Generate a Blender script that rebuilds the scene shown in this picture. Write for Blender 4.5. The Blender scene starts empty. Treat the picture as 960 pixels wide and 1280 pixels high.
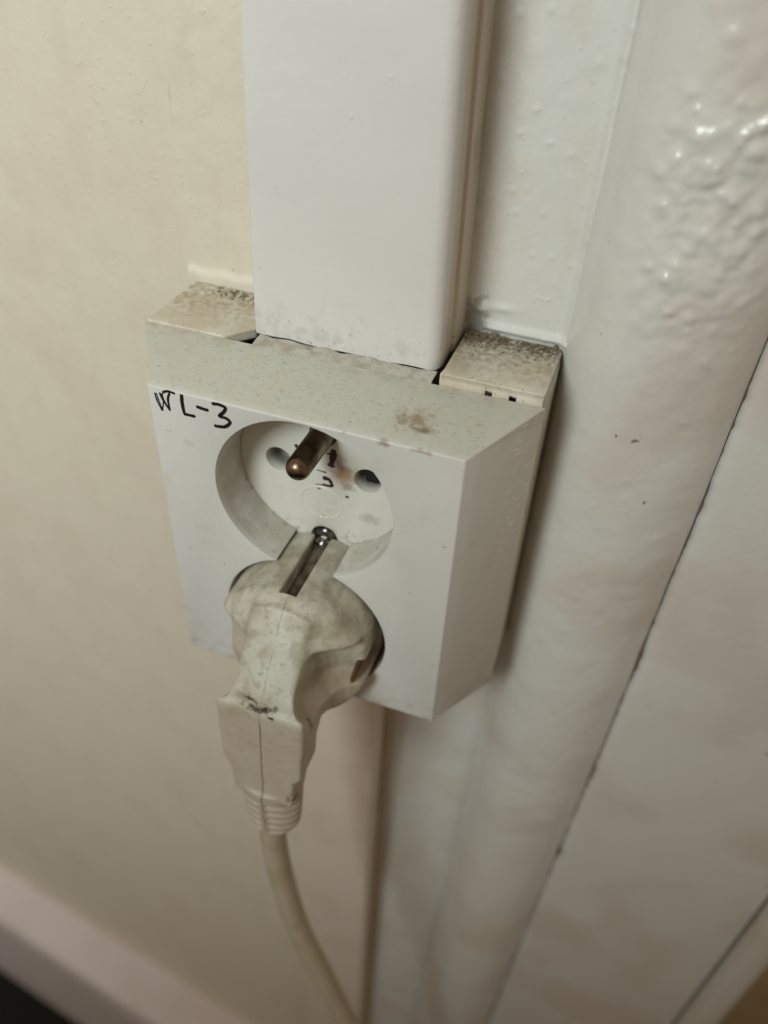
import bpy, bmesh, math, random
import numpy as np
from mathutils import Vector, Matrix
random.seed(7); rng = np.random.default_rng(11)
SC = bpy.context.scene
COL = SC.collection
S = 0.001                                            # everything below is written in millimetres

# ------------------------------------------------------------------ camera, world, light, exposure
cam_d = bpy.data.cameras.new('camera'); cam = bpy.data.objects.new('camera', cam_d); COL.objects.link(cam)
def setup_camera():
    c = np.array([480, 640.]); V1 = np.array([415, 1843.]); V2 = np.array([-3760, -463.])   # vanishing points of plumb and level lines
    f = math.sqrt(-np.dot(V1 - c, V2 - c))
    down = np.append(V1 - c, f); left = np.append(V2 - c, f)
    X = -left / np.linalg.norm(left); Z = -down / np.linalg.norm(down)
    Z -= X * np.dot(X, Z); Z /= np.linalg.norm(Z); Y = np.cross(Z, X)
    R = np.stack([X, Y, Z], 1)
    M = Matrix((tuple(R[0]), tuple(-R[1]), tuple(-R[2]))).transposed().to_4x4()
    M.translation = Vector((50.174, -117.813, 98.574)) * S
    cam.matrix_world = M
    cam_d.sensor_fit = 'VERTICAL'; cam_d.sensor_height = 36; cam_d.lens = 36 * f / 1280
    cam_d.clip_start = 0.002; cam_d.clip_end = 20
    cam_d.dof.use_dof = True; cam_d.dof.focus_distance = 0.150; cam_d.dof.aperture_fstop = 9
setup_camera(); SC.camera = cam

W = bpy.data.worlds.new('World'); SC.world = W; W.use_nodes = True
bg = W.node_tree.nodes['Background']; bg.inputs[0].default_value = (1.0, 0.74, 0.51, 1); bg.inputs[1].default_value = 0.30
def lamp(name, loc, target, radius, watts, color, cone, blend):          # main spot, cone edge shaped to imitate the camera holder's shadow at lower right
    d = bpy.data.lights.new(name, 'SPOT'); d.shadow_soft_size = radius * S; d.energy = watts; d.color = color
    d.spot_size = math.radians(cone); d.spot_blend = blend
    o = bpy.data.objects.new(name, d); COL.objects.link(o)
    o.location = Vector(loc) * S
    o.rotation_euler = (Vector(target) - Vector(loc)).to_track_quat('-Z', 'Y').to_euler()
lamp('main_spot', (-225, -650, 470), (-600, -180, 622), 175, 27.0, (0.92, 1.0, 0.98), 158.8, 0.105)
SC.view_settings.view_transform = 'Standard'; SC.view_settings.look = 'None'
SC.view_settings.exposure = 0; SC.view_settings.gamma = 1

# ------------------------------------------------------------------ materials (position in mm)
class Mat:
    def __init__(s, name, base, rough=0.5, metallic=0.0, spec=0.5):
        s.m = bpy.data.materials.new(name); s.m.use_nodes = True; s.t = s.m.node_tree
        s.b = s.t.nodes['Principled BSDF']; s.b.inputs['Roughness'].default_value = rough
        s.b.inputs['Metallic'].default_value = metallic; s.b.inputs['Specular IOR Level'].default_value = spec
        g = s.t.nodes.new('ShaderNodeNewGeometry'); v = s.vm('SCALE', g.outputs['Position']); v.inputs['Scale'].default_value = 1 / S
        s.p = v.outputs[0]; s.geo = g
        rgb = s.t.nodes.new('ShaderNodeRGB'); rgb.outputs[0].default_value = (*base, 1); s.c = rgb.outputs[0]
        s.n = None; s.r = None
    def link(s, a, b): s.t.links.new(a, b)
    def vm(s, op, a, b=None):
        n = s.t.nodes.new('ShaderNodeVectorMath'); n.operation = op; s.link(a, n.inputs[0])
        if b is not None:
            if isinstance(b, (tuple, list)): n.inputs[1].default_value = b
            else: s.link(b, n.inputs[1])
        return n
    def ma(s, op, a, b=None, clamp=False):
        n = s.t.nodes.new('ShaderNodeMath'); n.operation = op; n.use_clamp = clamp
        for i, q in enumerate((a, b)):
            if q is None: continue
            if isinstance(q, (int, float)): n.inputs[i].default_value = q
            else: s.link(q, n.inputs[i])
        return n.outputs[0]
    def ramp(s, v, a, b):
        n = s.t.nodes.new('ShaderNodeMapRange'); n.interpolation_type = 'SMOOTHSTEP'
        n.inputs[1].default_value = a; n.inputs[2].default_value = b; s.link(v, n.inputs[0])
        if a > b:
            n.inputs[1].default_value = b; n.inputs[2].default_value = a; n.inputs[3].default_value = 1; n.inputs[4].default_value = 0
        return n.outputs[0]
    def noise(s, freq, detail=3, stretch=(1, 1, 1), off=0, rough=0.55):
        v = s.vm('MULTIPLY', s.p, tuple(freq * k for k in stretch)); v2 = s.vm('ADD', v.outputs[0], (off, off * .7, off * 1.3))
        n = s.t.nodes.new('ShaderNodeTexNoise'); n.inputs['Scale'].default_value = 1; n.inputs['Detail'].default_value = detail
        n.inputs['Roughness'].default_value = rough; s.link(v2.outputs[0], n.inputs['Vector']); return n.outputs[0]
    def spots(s, freq, lo, hi, detail=3, stretch=(1, 1, 1), off=0):     # specks where noise is high
        return s.ramp(s.noise(freq, detail, stretch, off), lo, hi)
    def blob(s, c, r, amp=0.6, freq=0.5, soft=0.55):                    # ragged stain round a point
        v = s.vm('SUBTRACT', s.p, c); v = s.vm('DIVIDE', v.outputs[0], r); l = s.vm('LENGTH', v.outputs[0]).outputs['Value']
        nz = s.ma('MULTIPLY', s.ma('SUBTRACT', s.noise(freq, 5, off=c[0] * .37 + c[2]), 0.5), amp * 3)
        return s.ramp(s.ma('ADD', l, nz), 1.0, 1.0 - soft)
    def axis(s, i, a, b):                                               # 0 at a -> 1 at b along one axis
        x = s.t.nodes.new('ShaderNodeSeparateXYZ'); s.link(s.p, x.inputs[0]); return s.ramp(x.outputs[i], a, b)
    def mul(s, *a):
        o = a[0]
        for q in a[1:]: o = s.ma('MULTIPLY', o, q)
        return o
    def layer(s, color, mask, amount=1.0):
        f = s.ma('MULTIPLY', mask, amount, True)
        n = s.t.nodes.new('ShaderNodeMix'); n.data_type = 'RGBA'
        s.link(f, n.inputs[0]); s.link(s.c, n.inputs[6]); n.inputs[7].default_value = (*color, 1); s.c = n.outputs[2]; return s
    def bump(s, h, mm, strength=1.0):
        n = s.t.nodes.new('ShaderNodeBump'); n.inputs['Strength'].default_value = strength; n.inputs['Distance'].default_value = mm * S
        s.link(h, n.inputs['Height'])
        if s.n is not None: s.link(s.n, n.inputs['Normal'])
        s.n = n.outputs[0]; return s
    def rough(s, mask, a, b):
        n = s.t.nodes.new('ShaderNodeMapRange'); n.inputs[3].default_value = a; n.inputs[4].default_value = b; s.link(mask, n.inputs[0])
        s.link(n.outputs[0], s.b.inputs['Roughness']); return s
    def done(s):
        s.link(s.c, s.b.inputs['Base Color'])
        if s.n is not None: s.link(s.n, s.b.inputs['Normal'])
        return s.m
MATS = {}
def wall_mat():
    m = Mat('wall_paint', (0.615, 0.565, 0.465), 0.55, spec=0.35)
    m.layer((0.62, 0.63, 0.60), m.axis(0, -2, 2))                      # whiter gloss paint to the right of the trunking
    m.layer((0.63, 0.59, 0.50), m.mul(m.axis(0, -43, -40), m.axis(0, 2, -2)), 0.6)
    m.layer((0.59, 0.51, 0.425), m.spots(0.035, .48, .68, 3), 0.5)
    m.layer((0.55, 0.50, 0.40), m.spots(0.16, .50, .70, 6, (1, 1, .5), 12), 0.35)
    m.layer((0.50, 0.44, 0.36), m.spots(0.9, .68, .76, 2, (1, 1, 1)), 0.35)
    m.layer((0.30, 0.22, 0.12), m.spots(0.5, .80, .82, 1, off=3), 0.5)
    m.layer((0.20, 0.19, 0.17), m.blob((21.5, 26, 25), (3.0, 6, 6), .8, .5), 0.6)
    m.bump(m.noise(0.45, 4), 0.3, 0.35); m.bump(m.spots(0.6, .66, .78, 1, off=9), 0.25, 0.3); m.bump(m.noise(0.06, 2), 1.5, .3)
    return m.done()
def gloss_mat():
    m = Mat('gloss_paint', (0.635, 0.635, 0.60), 0.25, spec=0.5)
    m.layer((0.54, 0.47, 0.39), m.spots(0.03, .46, .66, 3), 0.45)
    m.layer((0.42, 0.36, 0.28), m.spots(0.5, .72, .80, 2), 0.4)
    m.layer((0.12, 0.10, 0.07), m.spots(0.30, .785, .81, 1, off=5), 0.7)
    m.bump(m.noise(0.5, 4), 0.25, 0.35); m.rough(m.noise(0.15, 3), 0.12, 0.30)
    return m.done()
def trunk_mat():
    m = Mat('trunking_plastic', (0.645, 0.64, 0.62), 0.35, spec=0.45)
    m.layer((0.50, 0.43, 0.33), m.axis(1, 12.0, 15), 0.85)               # beige flank, darker towards the wall
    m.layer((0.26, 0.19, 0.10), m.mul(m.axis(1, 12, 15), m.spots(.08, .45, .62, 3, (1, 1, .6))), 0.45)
    m.layer((0.47, 0.47, 0.46), m.mul(m.axis(2, 36, 20), m.spots(0.35, .5, .68, 5)), 0.55)
    m.layer((0.10, 0.09, 0.08), m.mul(m.axis(2, 31, 21), m.spots(0.9, .60, .70, 4)), 0.5)
    m.layer((0.40, 0.38, 0.36), m.spots(0.35, .72, .80, 3, off=2), 0.5)
    m.bump(m.noise(0.15, 3), 0.5, 0.35); m.bump(m.spots(0.3, .72, .80, 2, off=5), 0.4, .3)
    m.rough(m.noise(0.1, 3), 0.28, 0.5)
    return m.done()
def cover_mat():
    m = Mat('socket_plastic', (0.625, 0.63, 0.605), 0.38, spec=0.4)
    top = m.axis(2, 17.9, 18.6)
    m.layer((0.50, 0.51, 0.445), top, 0.9)                                # settled dust on the upper bevel
    m.layer((0.40, 0.40, 0.33), m.mul(top, m.spots(1.3, .50, .70, 4, (.6, 1, 1))), 0.55)
    m.layer((0.52, 0.50, 0.40), m.mul(top, m.spots(.2, .45, .65, 4)), 0.5)
    m.layer((0.22, 0.21, 0.17), m.mul(top, m.spots(2.2, .60, .70, 3, (.5, 1, 1), 4)), 0.55)
    m.layer((0.30, 0.25, 0.16), m.mul(top, m.axis(1, 2, 6), m.spots(.35, .42, .62, 4)), 0.35)
    m.layer((0.25, 0.19, 0.10), m.blob((19.0, -3.8, 19.2), (5.0, 3.8, 5), .75, .8, .98), 0.8)
    m.layer((0.20, 0.15, 0.07), m.blob((21.5, -5.8, 18.8), (3.2, 1.3, 3), .6, 1.1, .98), 0.85)
    m.layer((0.30, 0.24, 0.17), m.blob((15.8, -10.3, 17.6), (1.6, 2, .9), .6, .9, .8), 0.8)
    m.layer((0.34, 0.28, 0.20), m.blob((22.5, -10.3, 17.8), (3.0, 2, .5), .6, .9, .8), 0.75)
    side = m.axis(0, 31.0, 32.5)
    m.layer((0.57, 0.55, 0.48), side, 0.5)
    # scratches on the right flank
    m.layer((0.80, 0.80, 0.76), m.mul(side, m.axis(0, 35.5, 37), m.axis(2, -18, -8), m.spots(1.1, .57, .62, 3, (.5, .5, 1.3))), 0.55)
    # grime inside the recess
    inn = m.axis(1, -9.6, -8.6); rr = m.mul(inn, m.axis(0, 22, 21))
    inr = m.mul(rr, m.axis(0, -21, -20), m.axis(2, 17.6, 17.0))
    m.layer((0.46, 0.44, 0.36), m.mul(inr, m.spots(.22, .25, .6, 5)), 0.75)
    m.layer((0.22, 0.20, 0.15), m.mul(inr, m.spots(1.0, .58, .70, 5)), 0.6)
    m.layer((0.30, 0.24, 0.18), m.mul(m.axis(2, -46, -53.5), m.spots(.3, .44, .66, 5)), 0.4)
    m.layer((0.50, 0.43, 0.37), m.spots(.12, .50, .72, 4), 0.25)
    m.layer((0.30, 0.26, 0.22), m.mul(m.axis(1, -9, -10), m.spots(.55, .70, .76, 3, off=6)), 0.6)
    m.layer((0.52, 0.42, 0.38), m.blob((-22.5, -10.3, 7.2), (1.6, 2, 1.1), .4, .8, .9), 0.45)
    m.bump(m.noise(2.2, 2), 0.02, 0.35); m.bump(m.spots(1.1, .55, .7, 4), 0.05, .3)
    m.rough(m.noise(0.3, 3), 0.30, 0.55)
    return m.done()
def insert_mat():
    m = Mat('insert_plastic', (0.64, 0.645, 0.59), 0.33, spec=0.45)
    m.layer((0.40, 0.22, 0.10), m.blob((5.2, 0, 0.4), (4.0, 4, 3.0), .7, .5, .9), 0.75)
    m.layer((0.30, 0.10, 0.16), m.blob((2.6, 0, 2.2), (3.2, 4, 3.6), .7, .5, .9), 0.5)
    m.layer((0.28, 0.18, 0.12), m.blob((5.2, 0, -2.6), (2.2, 4, 1.3), .8, .9, .9), 0.6)
    m.layer((0.36, 0.33, 0.25), m.blob((10.3, 0, -9.3), (3.0, 4, 1.7), .8, .7, .9), 0.55)
    m.layer((0.58, 0.46, 0.46), m.blob((-3, 0, 14), (9, 4, 6), .3, .3, .9), 0.6)  # pinkish shadow above the earth pin, painted onto the insert floor
    m.layer((0.34, 0.32, 0.25), m.spots(.8, .62, .74, 4), 0.45)
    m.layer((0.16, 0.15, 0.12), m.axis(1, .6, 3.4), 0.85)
    m.layer((0.25, 0.22, 0.16), m.mul(m.axis(2, -13, -16), m.spots(.6, .45, .65, 4)), 0.5)
    m.bump(m.noise(1.5, 2), 0.03, 0.3)
    return m.done()
def box_mat():
    m = Mat('back_box_plastic', (0.64, 0.62, 0.53), 0.5, spec=0.35)
    top = m.axis(2, 20.3, 21.0); rt = m.mul(top, m.axis(0, 18, 20)); bk = m.axis(1, 9, 20)
    m.layer((0.52, 0.46, 0.34), m.mul(top, m.spots(.16, .36, .62, 5)), 0.7)
    m.layer((0.30, 0.225, 0.13), m.mul(top, m.axis(1, 7, 18), m.spots(.7, .40, .64, 8)), 0.6)
    m.layer((0.13, 0.095, 0.055), m.mul(rt, m.axis(1, 9, 22), m.spots(1.7, .56, .64, 6, off=4)), 0.6)
    m.layer((0.12, 0.085, 0.05), m.mul(top, m.axis(1, 15, 24), m.spots(1.2, .54, .66, 8)), 0.75)
    m.layer((0.10, 0.075, 0.045), m.mul(rt, m.axis(1, 18, 23), m.spots(1.1, .42, .60, 8)), 0.8)
    m.layer((0.30, 0.27, 0.20), m.mul(top, m.spots(1.5, .58, .68, 4)), 0.6)
    m.layer((0.45, 0.41, 0.33), m.mul(m.axis(0, 37, 38), m.spots(.3, .4, .7, 4)), 0.7)
    m.bump(m.noise(.9, 4), 0.12, 0.5)
    return m.done()
def plug_mat():
    m = Mat('plug_plastic', (0.51, 0.505, 0.425), 0.42, spec=0.4)
    m.layer((0.47, 0.50, 0.44), m.mul(m.axis(2, -40, -34), m.axis(1, -21, -26)), 0.6)  # cool lamp light on the ridge mixed into the colour
    m.layer((0.42, 0.37, 0.27), m.spots(.13, .42, .65, 5), 0.55)
    m.layer((0.26, 0.23, 0.16), m.spots(.55, .55, .70, 5), 0.55)
    m.layer((0.17, 0.15, 0.10), m.spots(2.0, .60, .70, 3, off=2), 0.6)
    m.layer((0.27, 0.25, 0.17), m.mul(m.axis(2, -44, -36), m.spots(.22, .48, .68, 5, off=7)), 0.6)
    m.layer((0.25, 0.22, 0.14), m.mul(m.axis(1, -26, -20), m.spots(.30, .42, .65, 5, off=9)), 0.45)
    m.layer((0.42, 0.345, 0.265), m.axis(2, -33.5, -38.5), 0.6)               # warm ambient light on the shaft put into its colour
    # black grime along the shoulder edge
    for c, r in (((1.6, -33.2, -35.0), (1.3, 1.6, .75)), ((3.6, -33.2, -34.7), (1.0, 1.6, .8)), ((-2.6, -32.6, -34.0), (3.0, 1.6, .8)), ((2.8, -33.6, -36.4), (1.2, 1.5, .5)), ((0.2, -33, -35.4), (4.5, 2, 1.0))):
        m.layer((0.035, 0.025, 0.012), m.blob(c, r, .55, 1.1, .7), 0.9)
    m.layer((0.05, 0.035, 0.02), m.blob((10.3, -17.5, -40.2), (1.5, 1.2, .6), .4, 1.2, .6), 0.95)
    m.layer((0.10, 0.075, 0.04), m.blob((9.2, -29.5, -40.5), (1.0, .9, 3.2), .8, .8, .6), 0.8)
    m.layer((0.05, 0.04, 0.02), m.blob((6.9, -33, -62.6), (1.2, 2.2, 1.2), .5, .9, .7), 0.8)
    # mould seam
    x = m.t.nodes.new('ShaderNodeSeparateXYZ'); m.link(m.p, x.inputs[0])
    dx = m.ma('ABSOLUTE', m.ma('ADD', m.ma('SUBTRACT', x.outputs[0], 0.45), m.ma('MULTIPLY', m.ma('SUBTRACT', m.noise(.15, 3), .5), .7)))
    seam = m.ramp(dx, .30, .06)
    m.layer((0.17, 0.13, 0.08), m.mul(seam, m.axis(2, -37, -40), m.axis(2, -80, -72)), 0.85)
    m.layer((0.22, 0.19, 0.13), m.mul(seam, m.axis(2, -40, -36), m.spots(.5, .35, .55, 3)), 0.55)
    m.bump(m.noise(1.4, 3), 0.05, 0.4); m.bump(m.noise(.3, 3), 0.25, .35)
    m.rough(m.noise(0.3, 3), 0.33, 0.6)
    return m.done()
def cable_mat():
    m = Mat('cable_sheath', (0.47, 0.415, 0.31), 0.36, spec=0.45)
    m.layer((0.40, 0.33, 0.20), m.spots(.12, .4, .7, 4), 0.6)
    m.layer((0.12, 0.09, 0.05), m.spots(.35, .68, .74, 3, (1, 1, 2)), 0.8)
    m.bump(m.noise(.5, 3), 0.1, .35)
    return m.done()
def metal(name, base, rough, dirt):
    m = Mat(name, base, rough, 1.0)
    m.layer(dirt, m.spots(.35, .40, .62, 5), 0.8); m.rough(m.noise(.8, 4), rough * .7, rough * 1.7); m.bump(m.noise(1.5, 4), .05, .4)
    return m.done()
def plain(name, base, rough=.6, vary=None, freq=.1, bump=.2):
    m = Mat(name, base, rough)
    m.layer(vary or tuple(k * .7 for k in base), m.spots(freq, .4, .7, 4), 0.6); m.bump(m.noise(freq * 4, 4), bump, .5)
    return m.done()
M_wall = wall_mat(); M_gloss = gloss_mat(); M_trunk = trunk_mat(); M_cover = cover_mat(); M_insert = insert_mat(); M_box = box_mat()
M_plug = plug_mat(); M_cable = cable_mat()
M_pin = metal('tarnished_pin', (0.26, 0.205, 0.155), .26, (0.10, 0.055, 0.03))
M_clip = metal('dull_clip', (0.24, 0.20, 0.16), .38, (0.10, 0.07, 0.05))
M_screw = metal('greasy_screw', (0.30, 0.30, 0.28), .16, (0.04, 0.04, 0.04))
M_ink = plain('black_marker', (0.012, 0.008, 0.010), .45, bump=.02)
M_red = plain('red_violet_marker', (0.045, 0.010, 0.020), .5, (0.02, 0.008, 0.012), .8, .02)
M_rust = plain('rusty_grime', (0.11, 0.040, 0.014), .8, (0.02, 0.010, 0.006), .5)
M_dust = plain('dust_crumb', (0.20, 0.16, 0.11), .9, (0.06, 0.045, 0.03), .7)
M_caulk = plain('old_paint_filler', (0.52, 0.51, 0.45), .6, (0.30, 0.25, 0.17), .45, .4)
M_skirt = plain('skirting_paint', (0.64, 0.58, 0.585), .35, (0.55, 0.49, 0.44), .02, .3)
M_floor = plain('dark_floor', (0.0025, 0.0025, 0.002), .9, (0.004, 0.004, 0.003), .03, .3)
M_gapdirt = plain('gap_dirt', (0.12, 0.10, 0.075), .8, (0.20, 0.17, 0.13), .25, .3)
M_trunk_pink = plain('pinkish_trunking', (0.66, 0.575, 0.505), .4, (0.60, 0.50, 0.43), .05, .2)
M_trunk_side = plain('shaded_trunking_base', (0.42, 0.34, 0.23), .5, (0.32, 0.25, 0.16), .06, .2)  # brown stands in for the shade on the lower trunking's side
M_brown = plain('brown_panel', (0.30, 0.22, 0.12), .5, (0.24, 0.17, 0.09), .05, .2)

# ------------------------------------------------------------------ object helpers
def root_loc(o):
    while o.parent: o = o.parent
    return o.location
def mk(name, verts, faces, mat, parent=None, smooth=False, kind=None, label=None, angle=None):
    off = root_loc(parent) if parent else Vector((0, 0, 0))
    me = bpy.data.meshes.new(name)
    me.from_pydata([(v[0] * S - off.x, v[1] * S - off.y, v[2] * S - off.z) for v in verts], [], faces)
    me.update()
    o = bpy.data.objects.new(name, me); COL.objects.link(o)
    if mat: me.materials.append(mat)
    if parent: o.parent = parent
    if smooth: me.shade_smooth()
    if angle: me.set_sharp_from_angle(angle=math.radians(angle))
    if kind: o['kind'] = kind
    if label: o['label'] = label
    return o
def mk_bm(name, bm, *a, **k):
    bm.normal_update(); bm.verts.index_update()
    vs = [tuple(v.co) for v in bm.verts]; fs = [[v.index for v in f.verts] for f in bm.faces]; bm.free()
    return mk(name, vs, fs, *a, **k)
def thing(name, label, cat, loc, group=None):
    o = bpy.data.objects.new(name, None); COL.objects.link(o); o.location = Vector(loc) * S
    o.empty_display_size = .01; o['label'] = label; o['category'] = cat
    if group: o['group'] = group
    return o
def prism(poly, axis, a, b, bevel=0, seg=2, bm=None, ends=True):
    """closed prism: poly in the other two axes, extruded a..b along axis (0,1,2)"""
    bm2 = bmesh.new()
    def P(p, t):
        q = list(p); q.insert(axis, t); return q
    A = [bm2.verts.new(P(p, a)) for p in poly]; B = [bm2.verts.new(P(p, b)) for p in poly]
    n = len(poly)
    bm2.faces.new(A); bm2.faces.new(B[::-1])
    for i in range(n): bm2.faces.new((A[i], B[i], B[(i + 1) % n], A[(i + 1) % n]))
    bmesh.ops.recalc_face_normals(bm2, faces=bm2.faces)
    if bevel: bmesh.ops.bevel(bm2, geom=[e for e in bm2.edges if e.calc_face_angle(0) > .5], offset=bevel, segments=seg, profile=.5, affect='EDGES', clamp_overlap=True)
    if bm is None: return bm2
    me = bpy.data.meshes.new('tmp'); bm2.to_mesh(me); bm.from_mesh(me); bpy.data.meshes.remove(me); bm2.free(); return bm
def box(x0, x1, y0, y1, z0, z1, bevel=0, seg=2, bm=None):
    return prism([(x0, y0), (x1, y0), (x1, y1), (x0, y1)], 2, z0, z1, bevel, seg, bm)
def cyl(cx, cz, r, y0, y1, n=48, bm=None, bevel=0):
    return prism([(cx + r * math.cos(2 * math.pi * i / n), cz + r * math.sin(2 * math.pi * i / n)) for i in range(n)], 1, y0, y1, bevel, 2, bm)
def boolean(bm, cutters):
    def tmp(b):
        me = bpy.data.meshes.new('t'); b.to_mesh(me); b.free(); o = bpy.data.objects.new('t', me); COL.objects.link(o); return o
    o = tmp(bm); cs = [tmp(c) for c in cutters]
    for c in cs:
        md = o.modifiers.new('b', 'BOOLEAN'); md.operation = 'DIFFERENCE'; md.solver = 'EXACT'; md.object = c
    dg = bpy.context.evaluated_depsgraph_get(); me = bpy.data.meshes.new_from_object(o.evaluated_get(dg))
    out = bmesh.new(); out.from_mesh(me); bpy.data.meshes.remove(me)
    for q in cs + [o]:
        d = q.data; bpy.data.objects.remove(q); bpy.data.meshes.remove(d)
    return out
def tube(pts, rad, n=20, cap=True):
    """swept round tube along points; rad number or list"""
    pts = [Vector(p) for p in pts]; vs = []; fs = []
    up = Vector((0, 1, 0))
    for i, p in enumerate(pts):
        t = (pts[min(i + 1, len(pts) - 1)] - pts[max(i - 1, 0)]).normalized()
        a = t.cross(up).normalized(); b = a.cross(t).normalized()
        r = rad[i] if isinstance(rad, (list, tuple)) else rad
        for k in range(n):
            w = 2 * math.pi * k / n; vs.append(tuple(p + a * (r * math.cos(w)) + b * (r * math.sin(w))))
    for i in range(len(pts) - 1):
        for k in range(n):
            fs.append((i * n + k, i * n + (k + 1) % n, (i + 1) * n + (k + 1) % n, (i + 1) * n + k))
    if cap: fs.append(list(range(n))); fs.append(list(range((len(pts) - 1) * n, len(pts) * n))[::-1])
    return vs, fs
def catmull(P, m=12):
    P = [np.array(p, float) for p in P]; P = [2 * P[0] - P[1]] + P + [2 * P[-1] - P[-2]]; out = []
    for i in range(1, len(P) - 2):
        for k in range(m):
            t = k / m; a, b, c, d = P[i - 1:i + 3]
            out.append(.5 * ((2 * b) + (c - a) * t + (2 * a - 5 * b + 4 * c - d) * t * t + (3 * b - a - 3 * c + d) * t ** 3))
    return out + [P[-2]]
def vnoise(x, z, freq, seed):
    g = np.random.default_rng(seed).random((64, 64)); x = x * freq + 500; z = z * freq + 500
    xi = np.floor(x).astype(int); zi = np.floor(z).astype(int); fx = x - xi; fz = z - zi
    fx = fx * fx * (3 - 2 * fx); fz = fz * fz * (3 - 2 * fz)
    a = g[xi % 64, zi % 64]; b = g[(xi + 1) % 64, zi % 64]; c = g[xi % 64, (zi + 1) % 64]; d = g[(xi + 1) % 64, (zi + 1) % 64]
    return (a * (1 - fx) + b * fx) * (1 - fz) + (c * (1 - fx) + d * fx) * fz - .5
def pimples(x, z, n, bounds, rr, aa, seed, vert=1.0):
    r_ = np.random.default_rng(seed); h = np.zeros_like(x)
    for _ in range(n):
        cx = r_.uniform(bounds[0], bounds[1]); cz = r_.uniform(bounds[2], bounds[3]); r = r_.uniform(*rr); a = r_.uniform(*aa)
        h += a * np.exp(-(((x - cx) / r) ** 2 + ((z - cz) / (r * vert)) ** 2))
    return h
def grid(name, xs, zs, yfun, mat, parent=None, kind=None, xfun=None, label=None):
    Xg, Zg = np.meshgrid(xs, zs, indexing='ij'); Xw = xfun(Xg, Zg) if xfun else Xg; Y = yfun(Xw if not xfun else Xg, Zg)
    nx, nz = Xg.shape
    vs = np.stack([Xw, Y, Zg], -1).reshape(-1, 3).tolist()
    fs = [(i * nz + j, (i + 1) * nz + j, (i + 1) * nz + j + 1, i * nz + j + 1) for i in range(nx - 1) for j in range(nz - 1)]
    return mk(name, vs, fs, mat, parent, True, kind, label)

# ------------------------------------------------------------------ the setting: walls, floor
YW = 26.0
def wall_y(x, z):
    h = pimples(x, z, 90, (18, 42, 22, 130), (.25, .7), (.05, .28), 3) + pimples(x, z, 30, (-41, -17, 22, 130), (.3, .8), (.03, .14), 5)
    h += .25 * vnoise(x, z, .09, 4) + .12 * vnoise(x, z, .35, 6)
    h += .9 * np.exp(-((x - 22.5) / 1.6) ** 2 - ((z - 27.5) / 1.0) ** 2) + .5 * np.exp(-((x - 26.5) / 2.2) ** 2 - ((z - 28) / .8) ** 2)
    h += 1.3 * np.exp(-((x - 39.8) / 1.1) ** 2)                                # paint fillet along the moulding
    h += 0.9 * (1 / (1 + np.exp(-(23.7 + .25 * np.sin(x * .9) - z) / .3))) * (x < -18) * (z > 19)    # thick paint lip above the box
    h += 1.0 * np.exp(-((z - 23.9) / .7) ** 2) * (x > 23)
    return YW - h
zs = np.concatenate([np.arange(-420, -60, 4), np.arange(-60, 20, 1.0), np.arange(20, 135, .4), np.arange(136, 502, 15)])
grid('wall', np.concatenate([np.arange(-41, -16, .5), np.arange(-16, 18, 2), np.arange(18, 44, .35), [44.2, 72.0]]), zs, wall_y, M_wall, kind='structure')
ta = math.tan(math.radians(8))
mk('side_wall', [(-41, YW, -900), (-41, YW, 500), (-900, YW + ta * 859, 500), (-900, YW + ta * 859, -900)], [(0, 1, 2, 3)], M_wall, kind='structure')
mk('wall_base', [(-41, YW, -900), (72, YW, -900), (72, YW, -419.9), (-41, YW, -419.9)], [(0, 1, 2, 3)], M_wall, kind='structure')
mk('floor', [(-1200, -1500, -612), (900, -1500, -612), (900, 300, -612), (-1200, 300, -612)], [(0, 1, 2, 3)], M_floor, kind='structure')

# skirting along the left wall (runs 8 degrees off the socket's wall)
sk = thing('skirting_board', 'blurred white skirting board low on the left wall above the dark floor', 'skirting board', (-250, 40, -612))
def skp(d, t): return (-41 - d, YW + ta * d - t)
prof = [(-.5, -612), (26, -612), (26, -480), (24.5, -472), (20, -466.5), (-.5, -464)]
vs = []; 
for d in (-20, 850):
    for t, z in prof: x, y = skp(d, t); vs.append((x, y, z))
n = len(prof)
mk('board', vs, [list(range(n))[::-1], list(range(n, 2 * n))] + [(i, (i + 1) % n, n + (i + 1) % n, n + i) for i in range(n)], M_skirt, sk)
# ------------------------------------------------------------------ rounded door frame and the door beside it
fr = thing('door_frame', 'rounded white gloss painted door frame moulding with lumpy runs, right of the socket', 'door frame', (55, YW, -612))
zl = np.array([-612, -223, -83, 28, 80, 200.]); LX = np.array([29, 36.2, 38.0, 39.6, 40.3, 42.])
RXX = np.array([58, 66.5, 70.2, 72.2, 73.2, 76.])
def fx(s, z): 
    return np.interp(z, zl, LX) * (1 - s) + np.interp(z, zl, RXX) * s + .12 * vnoise(z, z, .12, 9) * 2
def fy(s, z):
    a = np.clip(s, 0, 1); prof = 1.5 + 11.0 * (1 - np.abs(2 * a - 1) ** 2.4) ** .85 + 3.2 * np.clip((a - .5) * 2, 0, 1) ** 3
    x = s * 32 + 40
    lump = .9 * vnoise(x, z, .16, 21) + .55 * vnoise(x, z, .4, 22)
    rough_zone = np.exp(-((z - 55) / 20) ** 2) * np.exp(-((s - .52) / .30) ** 2)
    pm = pimples(x, z, 120, (48, 70, 30, 85), (.4, 1.2), (.15, .6), 23) + pimples(x, z, 60, (42, 70, -80, 40), (.4, 1.0), (.1, .4), 24) 
    lump2 = vnoise(x, z, .5, 25) * .8 + vnoise(x, z, 1.0, 26) * .35
    fade = np.clip(a * 8, 0, 1) * np.clip((1 - a) * 8, 0, 1)
    return YW - prof - (lump * .28 + lump2 * rough_zone * .95 + pm * (.35 + .75 * rough_zone)) * fade + .4 * vnoise(z, z, .07, 27)
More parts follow.
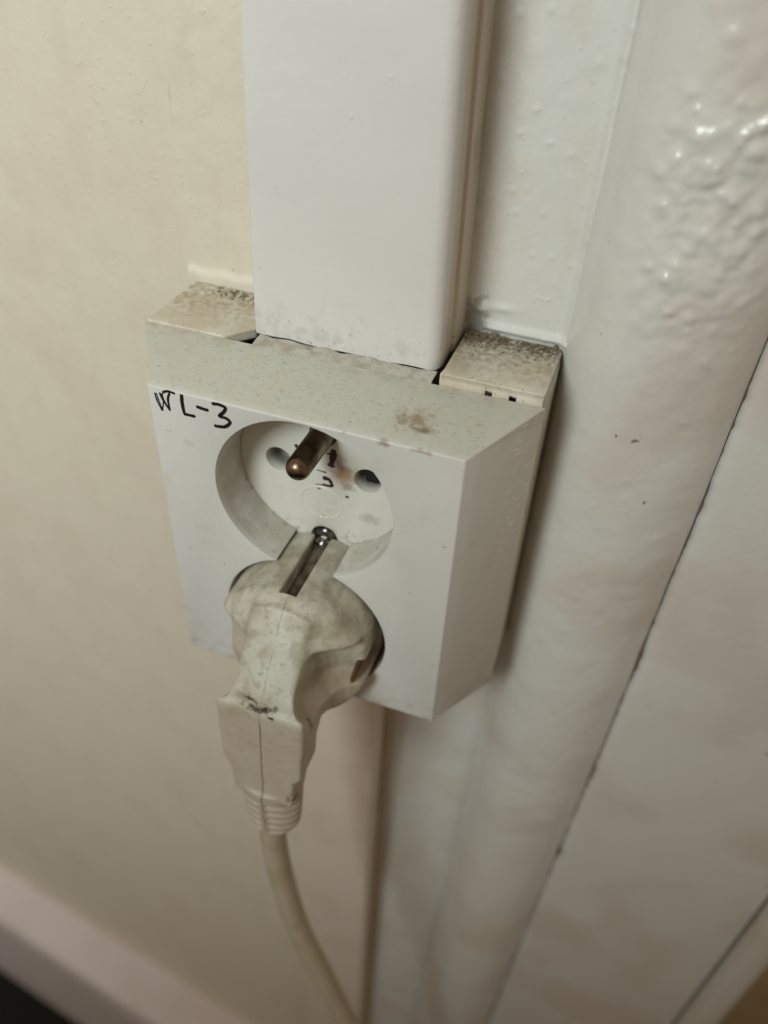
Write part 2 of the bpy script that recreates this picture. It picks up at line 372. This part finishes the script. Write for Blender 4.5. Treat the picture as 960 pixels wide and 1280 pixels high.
grid('moulding', np.linspace(0, 1, 76), np.concatenate([np.arange(-612, -120, 5), np.arange(-120, -40, 1.0), np.arange(-40, 125, .5), np.arange(126, 501, 25)]), fy, M_gloss, fr, xfun=fx)

dr = thing('door', 'flat white painted door edge right of the rounded frame, with dark gap between', 'door', (110, 20, -612))
dz = np.array([-612, 200.])
def gapx(z): return float(np.interp(z, zl, RXX)) + 1.3
def dface(name, x0, x1, y, zr, mat, seed):
    def f(X, Z): return y - .35 * vnoise(X, Z, .05, seed) - pimples(X, Z, 26, (74, 130, -220, 60), (.4, 1.0), (.08, .35), seed + 1)
    return grid(name, np.linspace(0, 1, 60), zr, lambda s, z: f(x0(z) * (1 - s) + x1(z) * s, z) + 2.0 * np.exp(-s * 90), mat, dr, xfun=lambda s, z: x0(z) * (1 - s) + x1(z) * s)
dzr = np.concatenate([np.arange(-612, -230, 10), np.arange(-230, 130, 1.2), np.arange(131, 507, 25)])
dface('stile', lambda z: np.interp(z, zl, RXX) + .2 + 1.5 * np.maximum(0, vnoise(z, z, .11, 77)) + .7 * np.maximum(0, vnoise(z, z, .5, 78)), lambda z: 125.5 + 0 * z, 20.3, dzr, M_gloss, 41)
mk_bm('stile_edge', box(69.5, 126, 22.0, 30, -612, 500), M_gapdirt, dr)
b = prism([(126.6, 23), (126.6, 18.6), (128, 16.5), (133, 16), (136, 17.5), (138.5, 21), (139, 23)], 2, -612, 500)
mk_bm('panel_bead', b, M_gloss, dr, smooth=True, angle=50)
mk_bm('panel', box(139.2, 420, 22, 27, -612, 500), M_brown, dr)

# ------------------------------------------------------------------ cable trunking above and below the socket
def trunk_cover(name, parent, xl, xr, yf, yb, r, z0, z1, nz, ragged=0, mat=None):
    pr = [(xl(0), yb)]
    def ring(z):
        a, b = xl(z), xr(z); pts = [(a, yb)]
        for k in range(7): w = math.pi - (math.pi / 2) * k / 6; pts.append((a + .9 + .9 * math.cos(w), yf + .9 - .9 * math.sin(w)))
        for k in range(1, 10): pts.append((a + .9 + (b - a - .9 - r) * k / 10, yf))
        for k in range(9): w = math.pi / 2 - (math.pi / 2) * k / 8; pts.append((b - r + r * math.cos(w), yf + r - r * math.sin(w)))
        pts += [(b, yb), (b - 1.2, yb), (b - 1.2, yf + r), (b - r, yf + 1.3), (a + 1.2, yf + 1.3), (a + 1.2, yb)]
        return pts
    vs = []; fs = []; n = len(ring(0))
    for i in range(nz + 1):
        z = z0 + (z1 - z0) * (i / nz) ** 1.5
        for x, y in ring(z):
            zz = z
            if i == 0 and ragged: zz = z + ragged * (.5 * math.sin(x * .55 + 1) + .35 * math.sin(x * 1.7) + .3 * random.uniform(-1, 1))
            vs.append((x, y + .12 * math.sin(z * .21 + x * .13), zz))
    for i in range(nz):
        for k in range(n): fs.append((i * n + k, i * n + (k + 1) % n, (i + 1) * n + (k + 1) % n, (i + 1) * n + k))
    fs.append(list(range(n))); fs.append(list(range(nz * n, nz * n + n))[::-1])
    return mk(name, vs, fs, mat or M_trunk, parent, True, angle=40)
G = 'cable trunking runs meeting at the socket'
t1 = thing('cable_trunking', 'wide white plastic cable trunking coming down the wall into the top of the socket box', 'cable trunking', (0, YW, 21), G)
tx = lambda z: -18.15 + .019 * (min(z, 110) - 21); tX = lambda z: 19.0 - .018 * (min(z, 110) - 21)
trunk_cover('cover', t1, tx, tX, 10.0, 17.5, 2.6, 21.15, 500, 90, .3)
b = bmesh.new()
prism([(tX(21) - .1, 17.9), (tX(21) + .55, 18.4), (tX(21) + .65, 25.9), (tX(21) - .9, 25.9), (tX(21) - .9, 17.9)], 2, 21.2, 80, bm=b)
for v in b.verts: v.co.x -= .018 * (min(v.co.z, 110) - 21)
b2 = prism([(tX(80) - .1, 17.9), (tX(80) + .55, 18.4), (tX(80) + .65, 25.9), (tX(80) - .9, 25.9), (tX(80) - .9, 17.9)], 2, 80, 500)
me = bpy.data.meshes.new('t'); b2.to_mesh(me); b.from_mesh(me); b2.free()
prism([(-18.4, 17.9), (-17.2, 17.9), (-17.2, 25.9), (-18.4, 25.9)], 2, 23.5, 500, bm=b)
mk_bm('base_channel', b, M_trunk, t1)
# cracked filler between trunking end and socket cover
def caulk():
    xs = np.linspace(-16.6, 18.9, 130); vs = []; fs = []
    n1 = lambda f, sd: vnoise(xs, xs * 0 + 3.3, f, sd)
    a, b, c, d = n1(.35, 51), n1(.9, 52), n1(.5, 53), n1(2.2, 54)
    for i, x in enumerate(xs):
        top = 21.15 + .35 * a[i] + .12 * d[i]; e = 8.3 + 1.5 * c[i] + .4 * d[i]; flake = .45 * max(0, b[i] + .1)
        vs += [(x, 5.9, 20.2), (x, 6.1, top - .22), (x, 7.0, top - .05), (x, e, top + .05 + flake * .5), (x, e + .15, top - .15 + flake), (x, 9.3 + .4 * b[i], top + .1 * a[i] + flake * .6),
               (x, 9.85 + .12 * b[i], top - .0 + .5 * c[i]), (x, 10.08, top - .22 + .5 * a[i]), (x, 10.3, 19.5)]
    m = 9
    for i in range(len(xs) - 1):
        for k in range(m - 1): fs.append((i * m + k, i * m + k + 1, (i + 1) * m + k + 1, (i + 1) * m + k))
    return mk('cracked_filler', vs, fs, M_caulk, t1, True, angle=35)
caulk()
t2 = thing('cable_trunking', 'narrower cable trunking running down the wall below the socket, behind the cable', 'cable trunking', (0, YW, -54), G)
trunk_cover('cover', t2, lambda z: -15.6, lambda z: 10.2, 12.0, 20.5, .8, -612, -54.6, 30, mat=M_trunk_pink)
mk_bm('base_channel', box(-15.2, 11.6, 20.9, 25.9, -612, -54.6, .4), M_trunk_side, t2)

# ------------------------------------------------------------------ the double socket
ds = thing('double_socket', 'grubby white surface mounted double wall socket marked WL-3, under the trunking', 'wall socket', (0, YW, -16))
UC = (0.3, -0.5, 18.0); LC = (0.2, -34.4, 18.1)
def fig8(grow=0.0, n=64):
    pts = []
    r1, r2 = UC[2] + grow, LC[2] + grow; dzc = UC[1] - LC[1]
    a = (r1 * r1 - r2 * r2 + dzc * dzc) / (2 * dzc); h = math.sqrt(r1 * r1 - a * a)
    w1 = math.atan2(-a, h); w2 = math.atan2(dzc - a, h)
    for k in range(n + 1):
        w = w1 + (math.pi - 2 * w1) * k / n; pts.append((UC[0] + r1 * math.cos(w), UC[1] + r1 * math.sin(w)))
    for k in range(1, n):
        w = math.pi - w2 + (math.pi + 2 * w2) * k / n; pts.append((LC[0] + r2 * math.cos(w), LC[1] + r2 * math.sin(w)))
    return pts
def cover():
    F = [(-29.7, -53.8), (30.1, -53.8), (30.1, 18.15), (-29.7, 18.15)]; B = [(-39.8, -54.5), (39.8, -54.5), (39.8, 21.1), (-39.8, 21.1)]
    bm = bmesh.new(); f = [bm.verts.new((x, -10.4, z)) for x, z in F]; b_ = [bm.verts.new((x, 6.0, z)) for x, z in B]
    bm.faces.new(f); bm.faces.new(b_[::-1])
    for i in range(4): bm.faces.new((f[i], b_[i], b_[(i + 1) % 4], f[(i + 1) % 4]))
    bmesh.ops.recalc_face_normals(bm, faces=bm.faces)
    bmesh.ops.bevel(bm, geom=bm.edges[:], offset=.3, segments=3, profile=.5, affect='EDGES')
    out = boolean(bm, [prism(fig8(), 1, -20, 12)])
    rim = []
    for e in out.edges:
        if all(abs(v.co.y + 10.4) < .02 for v in e.verts) and e.is_manifold and e.calc_face_angle(0) > 1.2: rim.append(e)
    bmesh.ops.bevel(out, geom=rim, offset=.2, segments=3, profile=.5, affect='EDGES', clamp_overlap=True)
    return mk_bm('cover', out, M_cover, ds, smooth=True, angle=28)
cover()
ins = prism(fig8(-.06), 1, 0.0, 6.0, 0)
cut = [cyl(-9.3, 0.1, 2.75, -2, 4.6, 40), cyl(9.6, 0.1, 2.75, -2, 4.6, 40), cyl(0.4, -17.6, 2.95, -2, 4.0, 40)]
ins = boolean(ins, cut)
sel = [e for e in ins.edges if all(abs(v.co.y) < .01 for v in e.verts) and e.calc_face_angle(0) > 1]
bmesh.ops.bevel(ins, geom=sel, offset=.15, segments=2, profile=.5, affect='EDGES')
so = mk_bm('socket_insert', ins, M_insert, ds, smooth=True, angle=30)
# contact seen in the right hole
mk_bm('contact', box(8.6, 11.2, 1.6, 4.3, -1.4, 1.6, .3), M_floor, so)
# pin
def lathe_y(cx, cz, prof, n=40):
    vs = []; fs = []
    for y, r in prof:
        for k in range(n): w = 2 * math.pi * k / n; vs.append((cx + r * math.cos(w), y, cz + r * math.sin(w)))
    for i in range(len(prof) - 1):
        for k in range(n): fs.append((i * n + k, i * n + (k + 1) % n, (i + 1) * n + (k + 1) % n, (i + 1) * n + k))
    fs.append(list(range((len(prof) - 1) * n, len(prof) * n))); fs.append(list(range(n))[::-1])
    return vs, fs
pr = [(1, 2.35), (-11.6, 2.35)] + [(-11.6 - 2.3 * math.sin(w), max(.05, 2.35 * math.cos(w))) for w in np.linspace(.1, math.pi / 2, 10)]
v, f = lathe_y(.45, 9.0, [(1, 2.85), (-.25, 2.85), (-.4, 2.7), (-.4, 2.4)] + pr[1:])
mk('earth_pin', v, f, M_pin, ds, True, angle=50)
v, f = lathe_y(.4, -17.6, [(4, 2.5), (1.2, 2.5), (.3, 2.2), (-.2, 1.5), (-.35, .6), (-.36, .05)])
scr = mk('fixing_screw', v, f, M_screw, ds, True, angle=50)
random.seed(3)
bm = bmesh.new()
bmesh.ops.create_icosphere(bm, subdivisions=3, radius=1)
for q in bm.verts:
    d = 1 + .25 * math.sin(q.co.x * 7 + q.co.z * 5) * math.cos(q.co.y * 6) + random.uniform(-.06, .06)
    q.co = Vector((q.co.x * 2.0 * d + .3, q.co.y * 1.3 * d - .6, q.co.z * 1.2 * d - 18.6))
mk_bm('grease', bm, M_screw, scr, smooth=True)
# back box
bb = mk_bm('back_box', box(-39.2, -37.4, 6.1, 25.6, -54.2, 19.3, .4), M_box, ds)
def add_part(name, bm, mat, parent, **k): return mk_bm(name, bm, mat, parent, **k)
b = box(36.6, 39.35, 6.1, 25.6, -54.0, 20.4, .5)
add_part('side_plate', b, M_box, bb)
add_part('bottom_plate', box(-37.4, 36.6, 6.1, 25.6, -54.2, -52.4), M_box, bb)
add_part('top_plate', prism([(-39.4, 6.15), (-22.6, 6.15), (-18.3, 11.4), (-18.3, 25.7), (-39.4, 25.7)], 2, 19.2, 21.35, .35), M_box, bb)
tp = prism([(19.9, 7.5), (38.9, 7.5), (39.2, 8.0), (39.2, 25.7), (20.2, 25.7), (20.2, 9.5)], 2, 20.6, 22.5, .35)
for a_, c_ in ((20.3, 28.75), (30.05, 33.1), (34.4, 39.1)): box(a_, c_, 6.1, 7.9, 19.6, 22.3, .15, 2, tp)
box(28.6, 34.6, 6.25, 7.9, 21.75, 22.25, 0, 2, tp)
add_part('top_plate', tp, M_box, bb, smooth=True, angle=40)

# marker writing and ink (thin ink ribbons on the plastic)
def unproj(px, py, y):
    M = cam.matrix_world; f = cam_d.lens / 36 * 1280
    d = M.to_3x3() @ Vector(((px - 480) / f, -(py - 640) / f, -1)); o = M.translation / S
    t = (y - o.y) / d.y; return (o.x + d.x * t, o.z + d.z * t)
def ribbons(name, strokes, y, mat, parent, jitter=.12, thick=.03):
    vs = []; fs = []; r_ = random.Random(4)
    for si, (pts, w) in enumerate(strokes):
        P = catmull([(a, 0, b) for a, b in pts], 8); n = len(P)
        yy = y - thick - .004 * si
        for i, p in enumerate(P):
            t = P[min(i + 1, n - 1)] - P[max(i - 1, 0)]; L = math.hypot(t[0], t[2]) or 1; nx, nz = -t[2] / L, t[0] / L
            ww = w / 2 * (1 + r_.uniform(-jitter, jitter)) * (.6 if i in (0, n - 1) else 1)
            vs += [(p[0] + nx * ww, yy, p[2] + nz * ww), (p[0] - nx * ww, yy, p[2] - nz * ww)]
        b0 = len(vs) - 2 * n
        for i in range(n - 1): k = b0 + 2 * i; fs.append((k, k + 1, k + 3, k + 2))
    return mk(name, vs, fs, mat, parent)
def crop(pts, ox, oy, sc, y): return [unproj(ox + a / sc, oy + b / sc, y) for a, b in pts]
Yf = -10.4
wr = [([(90, 140), (115, 215), (158, 298)], .22), ([(104, 142), (130, 215), (166, 296)], .16), ([(133, 140), (170, 215), (226, 298)], .30), ([(148, 150), (178, 220), (222, 292)], .22),
      ([(160, 292), (166, 220), (158, 150), (190, 132)], .16), ([(158, 140), (200, 130), (266, 150)], .36), ([(218, 145), (206, 200), (222, 296)], .3),
      ([(316, 155), (322, 230), (345, 325)], .3), ([(328, 156), (334, 230), (350, 322)], .26), ([(340, 322), (380, 332), (442, 346)], .42),
      ([(448, 260), (500, 278), (555, 295)], .44), ([(580, 235), (640, 243), (697, 272), (682, 310), (648, 342), (705, 362), (738, 398), (700, 432), (650, 432), (602, 424)], .44)]
ribbons('handwriting', [(crop(p, 180, 470, 6.857, Yf), w) for p, w in [(p, w * 1.55) for p, w in wr]], Yf, M_ink, ds)
sm = [([(522, 250), (518, 300), (500, 382)], .8), ([(530, 255), (528, 330)], .4), ([(470, 285), (545, 278)], .16), ([(440, 462), (490, 478), (515, 528)], .5), ([(440, 512), (480, 522), (520, 528)], .36), ([(395, 402), (468, 424)], .18), ([(236, 212), (256, 240)], .45), ([(385, 510), (445, 516)], .14), ([(400, 540), (425, 545)], .2), ([(612, 600), (635, 612)], .35), ([(500, 320), (530, 345)], .3)]
ribbons('ink_smudge', [(crop(p, 330, 520, 6, 0), w) for p, w in [(p, w * 1.7) for p, w in sm]], 0.0, M_red, so, .35)
# moulded oval mark with raised strokes
oc = unproj(330 + 432 / 6, 520 + 648 / 6, 0)
v = []; f = []; n = 48
for k in range(n):
    w = 2 * math.pi * k / n
    for rr, yy in ((1.04, 0.02), (1.0, -.14), (.95, -.14), (.91, .02)):
        v.append((oc[0] + 4.6 * rr * math.cos(w), yy, oc[1] + 4.0 * rr * math.sin(w)))
for k in range(n):
    for q in range(3): f.append((k * 4 + q, k * 4 + q + 1, ((k + 1) % n) * 4 + q + 1, ((k + 1) % n) * 4 + q))
mk('embossed_oval', v, f, M_insert, so, True)
em = [([(350, 648), (400, 660)], .22), ([(440, 668), (545, 692)], .22), ([(412, 690), (462, 702)], .2), ([(390, 735), (412, 742), (396, 752)], .22), ([(440, 730), (450, 760)], .2), ([(440, 745), (466, 732)], .18), ([(485, 745), (505, 762), (488, 770)], .22)]
em3 = []
bm = bmesh.new()
for p, w in em:
    P = crop(p, 330, 520, 6, 0)
    for a_, c_ in zip(P[:-1], P[1:]):
        d = Vector((c_[0] - a_[0], 0, c_[1] - a_[1])); L = d.length or 1; nrm = Vector((-d.z, 0, d.x)) / L * w / 2
        A = Vector((a_[0], 0, a_[1])); B2 = Vector((c_[0], 0, c_[1]))
        q = [(A + nrm).xz, (B2 + nrm).xz, (B2 - nrm).xz, (A - nrm).xz]
        prism([tuple(k) for k in q], 1, -.13, .02, 0, 2, bm)
mk_bm('embossed_mark', bm, M_insert, so)

# ------------------------------------------------------------------ the plug (one moulded body from a distance field)
def smax(a, b, k): h = np.clip(.5 + .5 * (a - b) / k, 0, 1); return b * (1 - h) + a * h + k * h * (1 - h)
def smin(a, b, k): return -smax(-a, -b, k)
def surface_nets(F, o, h):
    sgn = F < 0; nx, ny, nz = F.shape
    acc = np.zeros((nx - 1, ny - 1, nz - 1, 3)); cnt = np.zeros((nx - 1, ny - 1, nz - 1))
    C8 = [(i, j, k) for i in (0, 1) for j in (0, 1) for k in (0, 1)]
    sl = lambda A, c: A[c[0]:c[0] + nx - 1, c[1]:c[1] + ny - 1, c[2]:c[2] + nz - 1]
    for a in C8:
        for ax in range(3):
            if a[ax]: continue
            b = list(a); b[ax] = 1; fa, fb = sl(F, a), sl(F, b); m = (fa < 0) != (fb < 0)
            t = np.where(m, fa / np.where(m, fa - fb, 1), 0)
            for d in range(3): acc[..., d] += m * (a[d] + (t if d == ax else 0))
            cnt += m
    act = cnt > 0; idx = -np.ones(act.shape, int); idx[act] = np.arange(act.sum())
    P = (np.argwhere(act) + acc[act] / cnt[act][:, None]) * h + np.array(o)
    faces = []
    for ax in range(3):
        u, v_ = [(1, 2), (2, 0), (0, 1)][ax]
        A = np.take(sgn, range(0, sgn.shape[ax] - 1), ax); B = np.take(sgn, range(1, sgn.shape[ax]), ax)
        for flip in (False, True):
            e = np.argwhere((A & ~B) if not flip else (~A & B))
            e = e[(e[:, u] > 0) & (e[:, v_] > 0) & (e[:, u] < F.shape[u] - 1) & (e[:, v_] < F.shape[v_] - 1)]
            def g(du, dv): q = e.copy(); q[:, u] -= du; q[:, v_] -= dv; return idx[q[:, 0], q[:, 1], q[:, 2]]
            Q = np.stack([g(1, 1), g(0, 1), g(0, 0), g(1, 0)], 1)
            faces.append(Q[:, ::-1] if flip else Q)
    return P, np.concatenate(faces)
def plug_body():
    h = .34; x0, x1, y0, y1, z0, z1 = -19.5, 19.5, -38.5, 1.2, -84, -14.5
    u = np.arange(x0, x1, h)[:, None, None] - .25; y = np.arange(y0, y1, h)[None, :, None]; z = np.arange(z0, z1, h)[None, None, :]; w = z + 34.4
    au = np.abs(u); r = np.sqrt(u * u + w * w)
    cone = .614 * (r - 17.2) - .789 * (y + 18.8)
    disc = smax(r - 17.3, cone, 1.6); disc = np.maximum(disc, y - 0.0) ; disc = smax(disc, au - 15.4 + 0 * y, .8)
    hw = np.interp(y, [-40, -33.5, -32.6, -31.3, -29.5, -25, -21, -18, -15.5, -13], [9.4, 9.3, 8.3, 6.8, 6.1, 5.9, 6.8, 9.0, 12.8, 18.5])
    low = np.clip((-w - 1.5) * .7, 0, 3.2); hw = hw + low
    pocket = smax(smax(hw - au, w - 8.0, 1.5), y + 15.5, 1.5)
    head = smax(disc, -pocket * .8, 1.3); head = np.maximum(head, -(y + 33.6))
    top = .614 * (w - 17.3) - .789 * (y + 18.8)
    yf = -33.4 + .058 * (w + 1)
    hwn = np.interp(y, [-40, -33.5, -32.6, -31.3, -29.5, -25, -21, -13], [9.4, 9.3, 8.3, 6.8, 6.1, 5.9, 5.6, 4.0])
    hwn = np.minimum(hwn + low, 9.2)
    neck = smax(smax(au - hwn, top, 1.0), yf + 1.3 - y, .9); neck = np.maximum(np.maximum(neck, y + 21.5), -(w + 11)); neck = np.maximum(neck, r - 17.5)
    hwa = np.interp(w, [-50, -45, -30, -21.5, -19.5, -10, 2], [4.4, 4.9, 6.7, 7.4, 8.9, 9.25, 9.3])
    q1 = au - (hwa - 4); q2 = np.abs(y - (yf + 5.6)) - (5.6 - 4)
    arm = np.sqrt(np.maximum(q1, 0) ** 2 + np.maximum(q2, 0) ** 2) + np.minimum(np.maximum(q1, q2), 0) - 4
    armf = smax(au - hwa, np.maximum(yf - y, y - yf - 6.0), 1.0)      # squarer front half
    arm = np.minimum(arm, armf); arm = smax(arm, top, 1.0); arm = smax(arm, (w + .6 + .95 * (y + 33.3)) * .72, 1.2); arm = np.maximum(arm, -(w + 29.6))
    # strain relief with ribs
    t = np.clip((-w - 28) / 18, 0, 1); ra = 7.3 - 1.3 * t ** 1.6; rb = 5.4 - .5 * t
    yc = -30.4 + 0 * w
    rr = (np.sqrt((u / ra) ** 2 + ((y - yc) / rb) ** 2) - 1) * np.minimum(ra, rb)
    ph = (-w - 30.6) / 2.75
    rib = np.where((au > .75) & (ph > 0) & (ph < 5), .55 * np.clip(np.cos((ph - .5 - .045 * u * u / 4) * 2 * np.pi) * 1.4, -1, 1), 0)
    rib = np.maximum(rib, 0)
    rel = np.maximum(rr * .9 + rib * .9, np.maximum(w + 28, -(w + 45.8)))
    rel = smax(rel, -(w + 44.6), .8)
    f = smin(head, neck, 2.6); f = smin(f, arm, 1.3); f = smin(f, rel, .5)
    # earth slot in the top, guide slot low on the right, thumb dimple left
    slot = np.maximum(np.maximum(au - 1.75, 14.7 - w), -(y + 17.8)); f = smax(f, -slot, .25)
    an = math.radians(-11); p = u * math.cos(an) + w * math.sin(an); s_ = -u * math.sin(an) + w * math.cos(an)
    g = np.maximum(np.maximum(np.abs(s_) - 3.1, 13.9 - p), np.maximum(-(y + 17.2), y + 5.0)); f = smax(f, -g, .3)
    nt = np.maximum(np.maximum(5.9 - u, np.abs(w + 27.6) - 1.3), -(y + 40) + 0 * u); nt = np.maximum(nt, y + 34.2); f = smax(f, -nt, .4)
    P, Q = surface_nets(np.broadcast_to(f, (u.shape[0], y.shape[1], z.shape[2])).copy(), (x0, y0, z0), h)
    return mk('body', P.tolist(), Q.tolist(), M_plug, pl, True)
pl = thing('plug', 'dirty cream angled mains plug with cable, pushed into the lower socket', 'plug', (0.2, 0, -34.4))
body = plug_body()
# earth contact strip lying in the top slot
cs = prism([(-17.4, -20.2), (-16.6, -19.6), (-9, -19.35), (-4, -19.1), (-1, -18.4), (0.0, -18.9), (0.0, -20.2)], 0, -1.15, 1.65, .12)
mk_bm('earth_clip', cs, M_clip, body, smooth=True, angle=40)
an = math.radians(-11)
R0 = Matrix.Rotation(-an, 3, 'Y')
gb = box(13.5, 14.25, -16.9, -5.2, -3.05, 3.05, .1)
for q in gb.verts:
    x, z = q.co.x, q.co.z; q.co.x = .25 + x * math.cos(an) - z * math.sin(an); q.co.z = -34.4 + x * math.sin(an) + z * math.cos(an)
mk_bm('guide_slot_lining', gb, M_rust, body)
cp = [(.5, -30.4, -74), (.4, -30.4, -80), (.3, -30.4, -86)] + [(-.2 + .1, -30.2, -94), (1.2, -30, -111), (4.6, -29.6, -137), (10.8, -29, -164), (19.6, -28, -201), (34, -27, -250), (52, -26, -320)]
cp = [(.2, -30.4, -70), (-.4, -30.4, -80), (-.6, -30.3, -93), (.7, -30, -111.6), (4.3, -29.7, -137.6), (10.6, -29.3, -163), (19.6, -28.6, -199), (34, -27, -250), (60, -26, -330)]
v, f = tube(catmull(cp, 14), 3.2, 24)
mk('cable', v, f, M_cable, pl, True, angle=60)

# ------------------------------------------------------------------ loose dust and paint crumbs on the box top
r_ = random.Random(8); bm = bmesh.new()
for i in range(560):
    right = r_.random() < .74
    if right:
        x = r_.uniform(20.6, 38.4); yy = 24.6 - abs(r_.gauss(0, 2.2)); x = x if r_.random() < .5 else 20.6 + abs(r_.gauss(0, 5)); zz = 22.5
        if x > 38.6: continue
    else:
        x = r_.uniform(-33, -19); yy = 24.4 - abs(r_.gauss(0, 2.0)); zz = 21.35
    s = abs(r_.gauss(.16, .14)) + .06
    if i % 12 == 0 and right: s *= 2.6; yy = 24.9 - abs(r_.gauss(0, 1.0))
    m4 = Matrix.Translation((x, yy, zz + s * .25)) @ Matrix.Rotation(r_.uniform(0, 6), 4, 'Z') @ Matrix.Rotation(r_.uniform(0, 6), 4, 'X') @ Matrix.Diagonal((s, s * r_.uniform(.4, .9), s * r_.uniform(.3, .6), 1))
    bmesh.ops.create_icosphere(bm, subdivisions=1, radius=1, matrix=m4)
mk_bm('dust_crumbs', bm, M_dust, None, kind='stuff', label='brown dust and paint crumbs along the back of the box top')
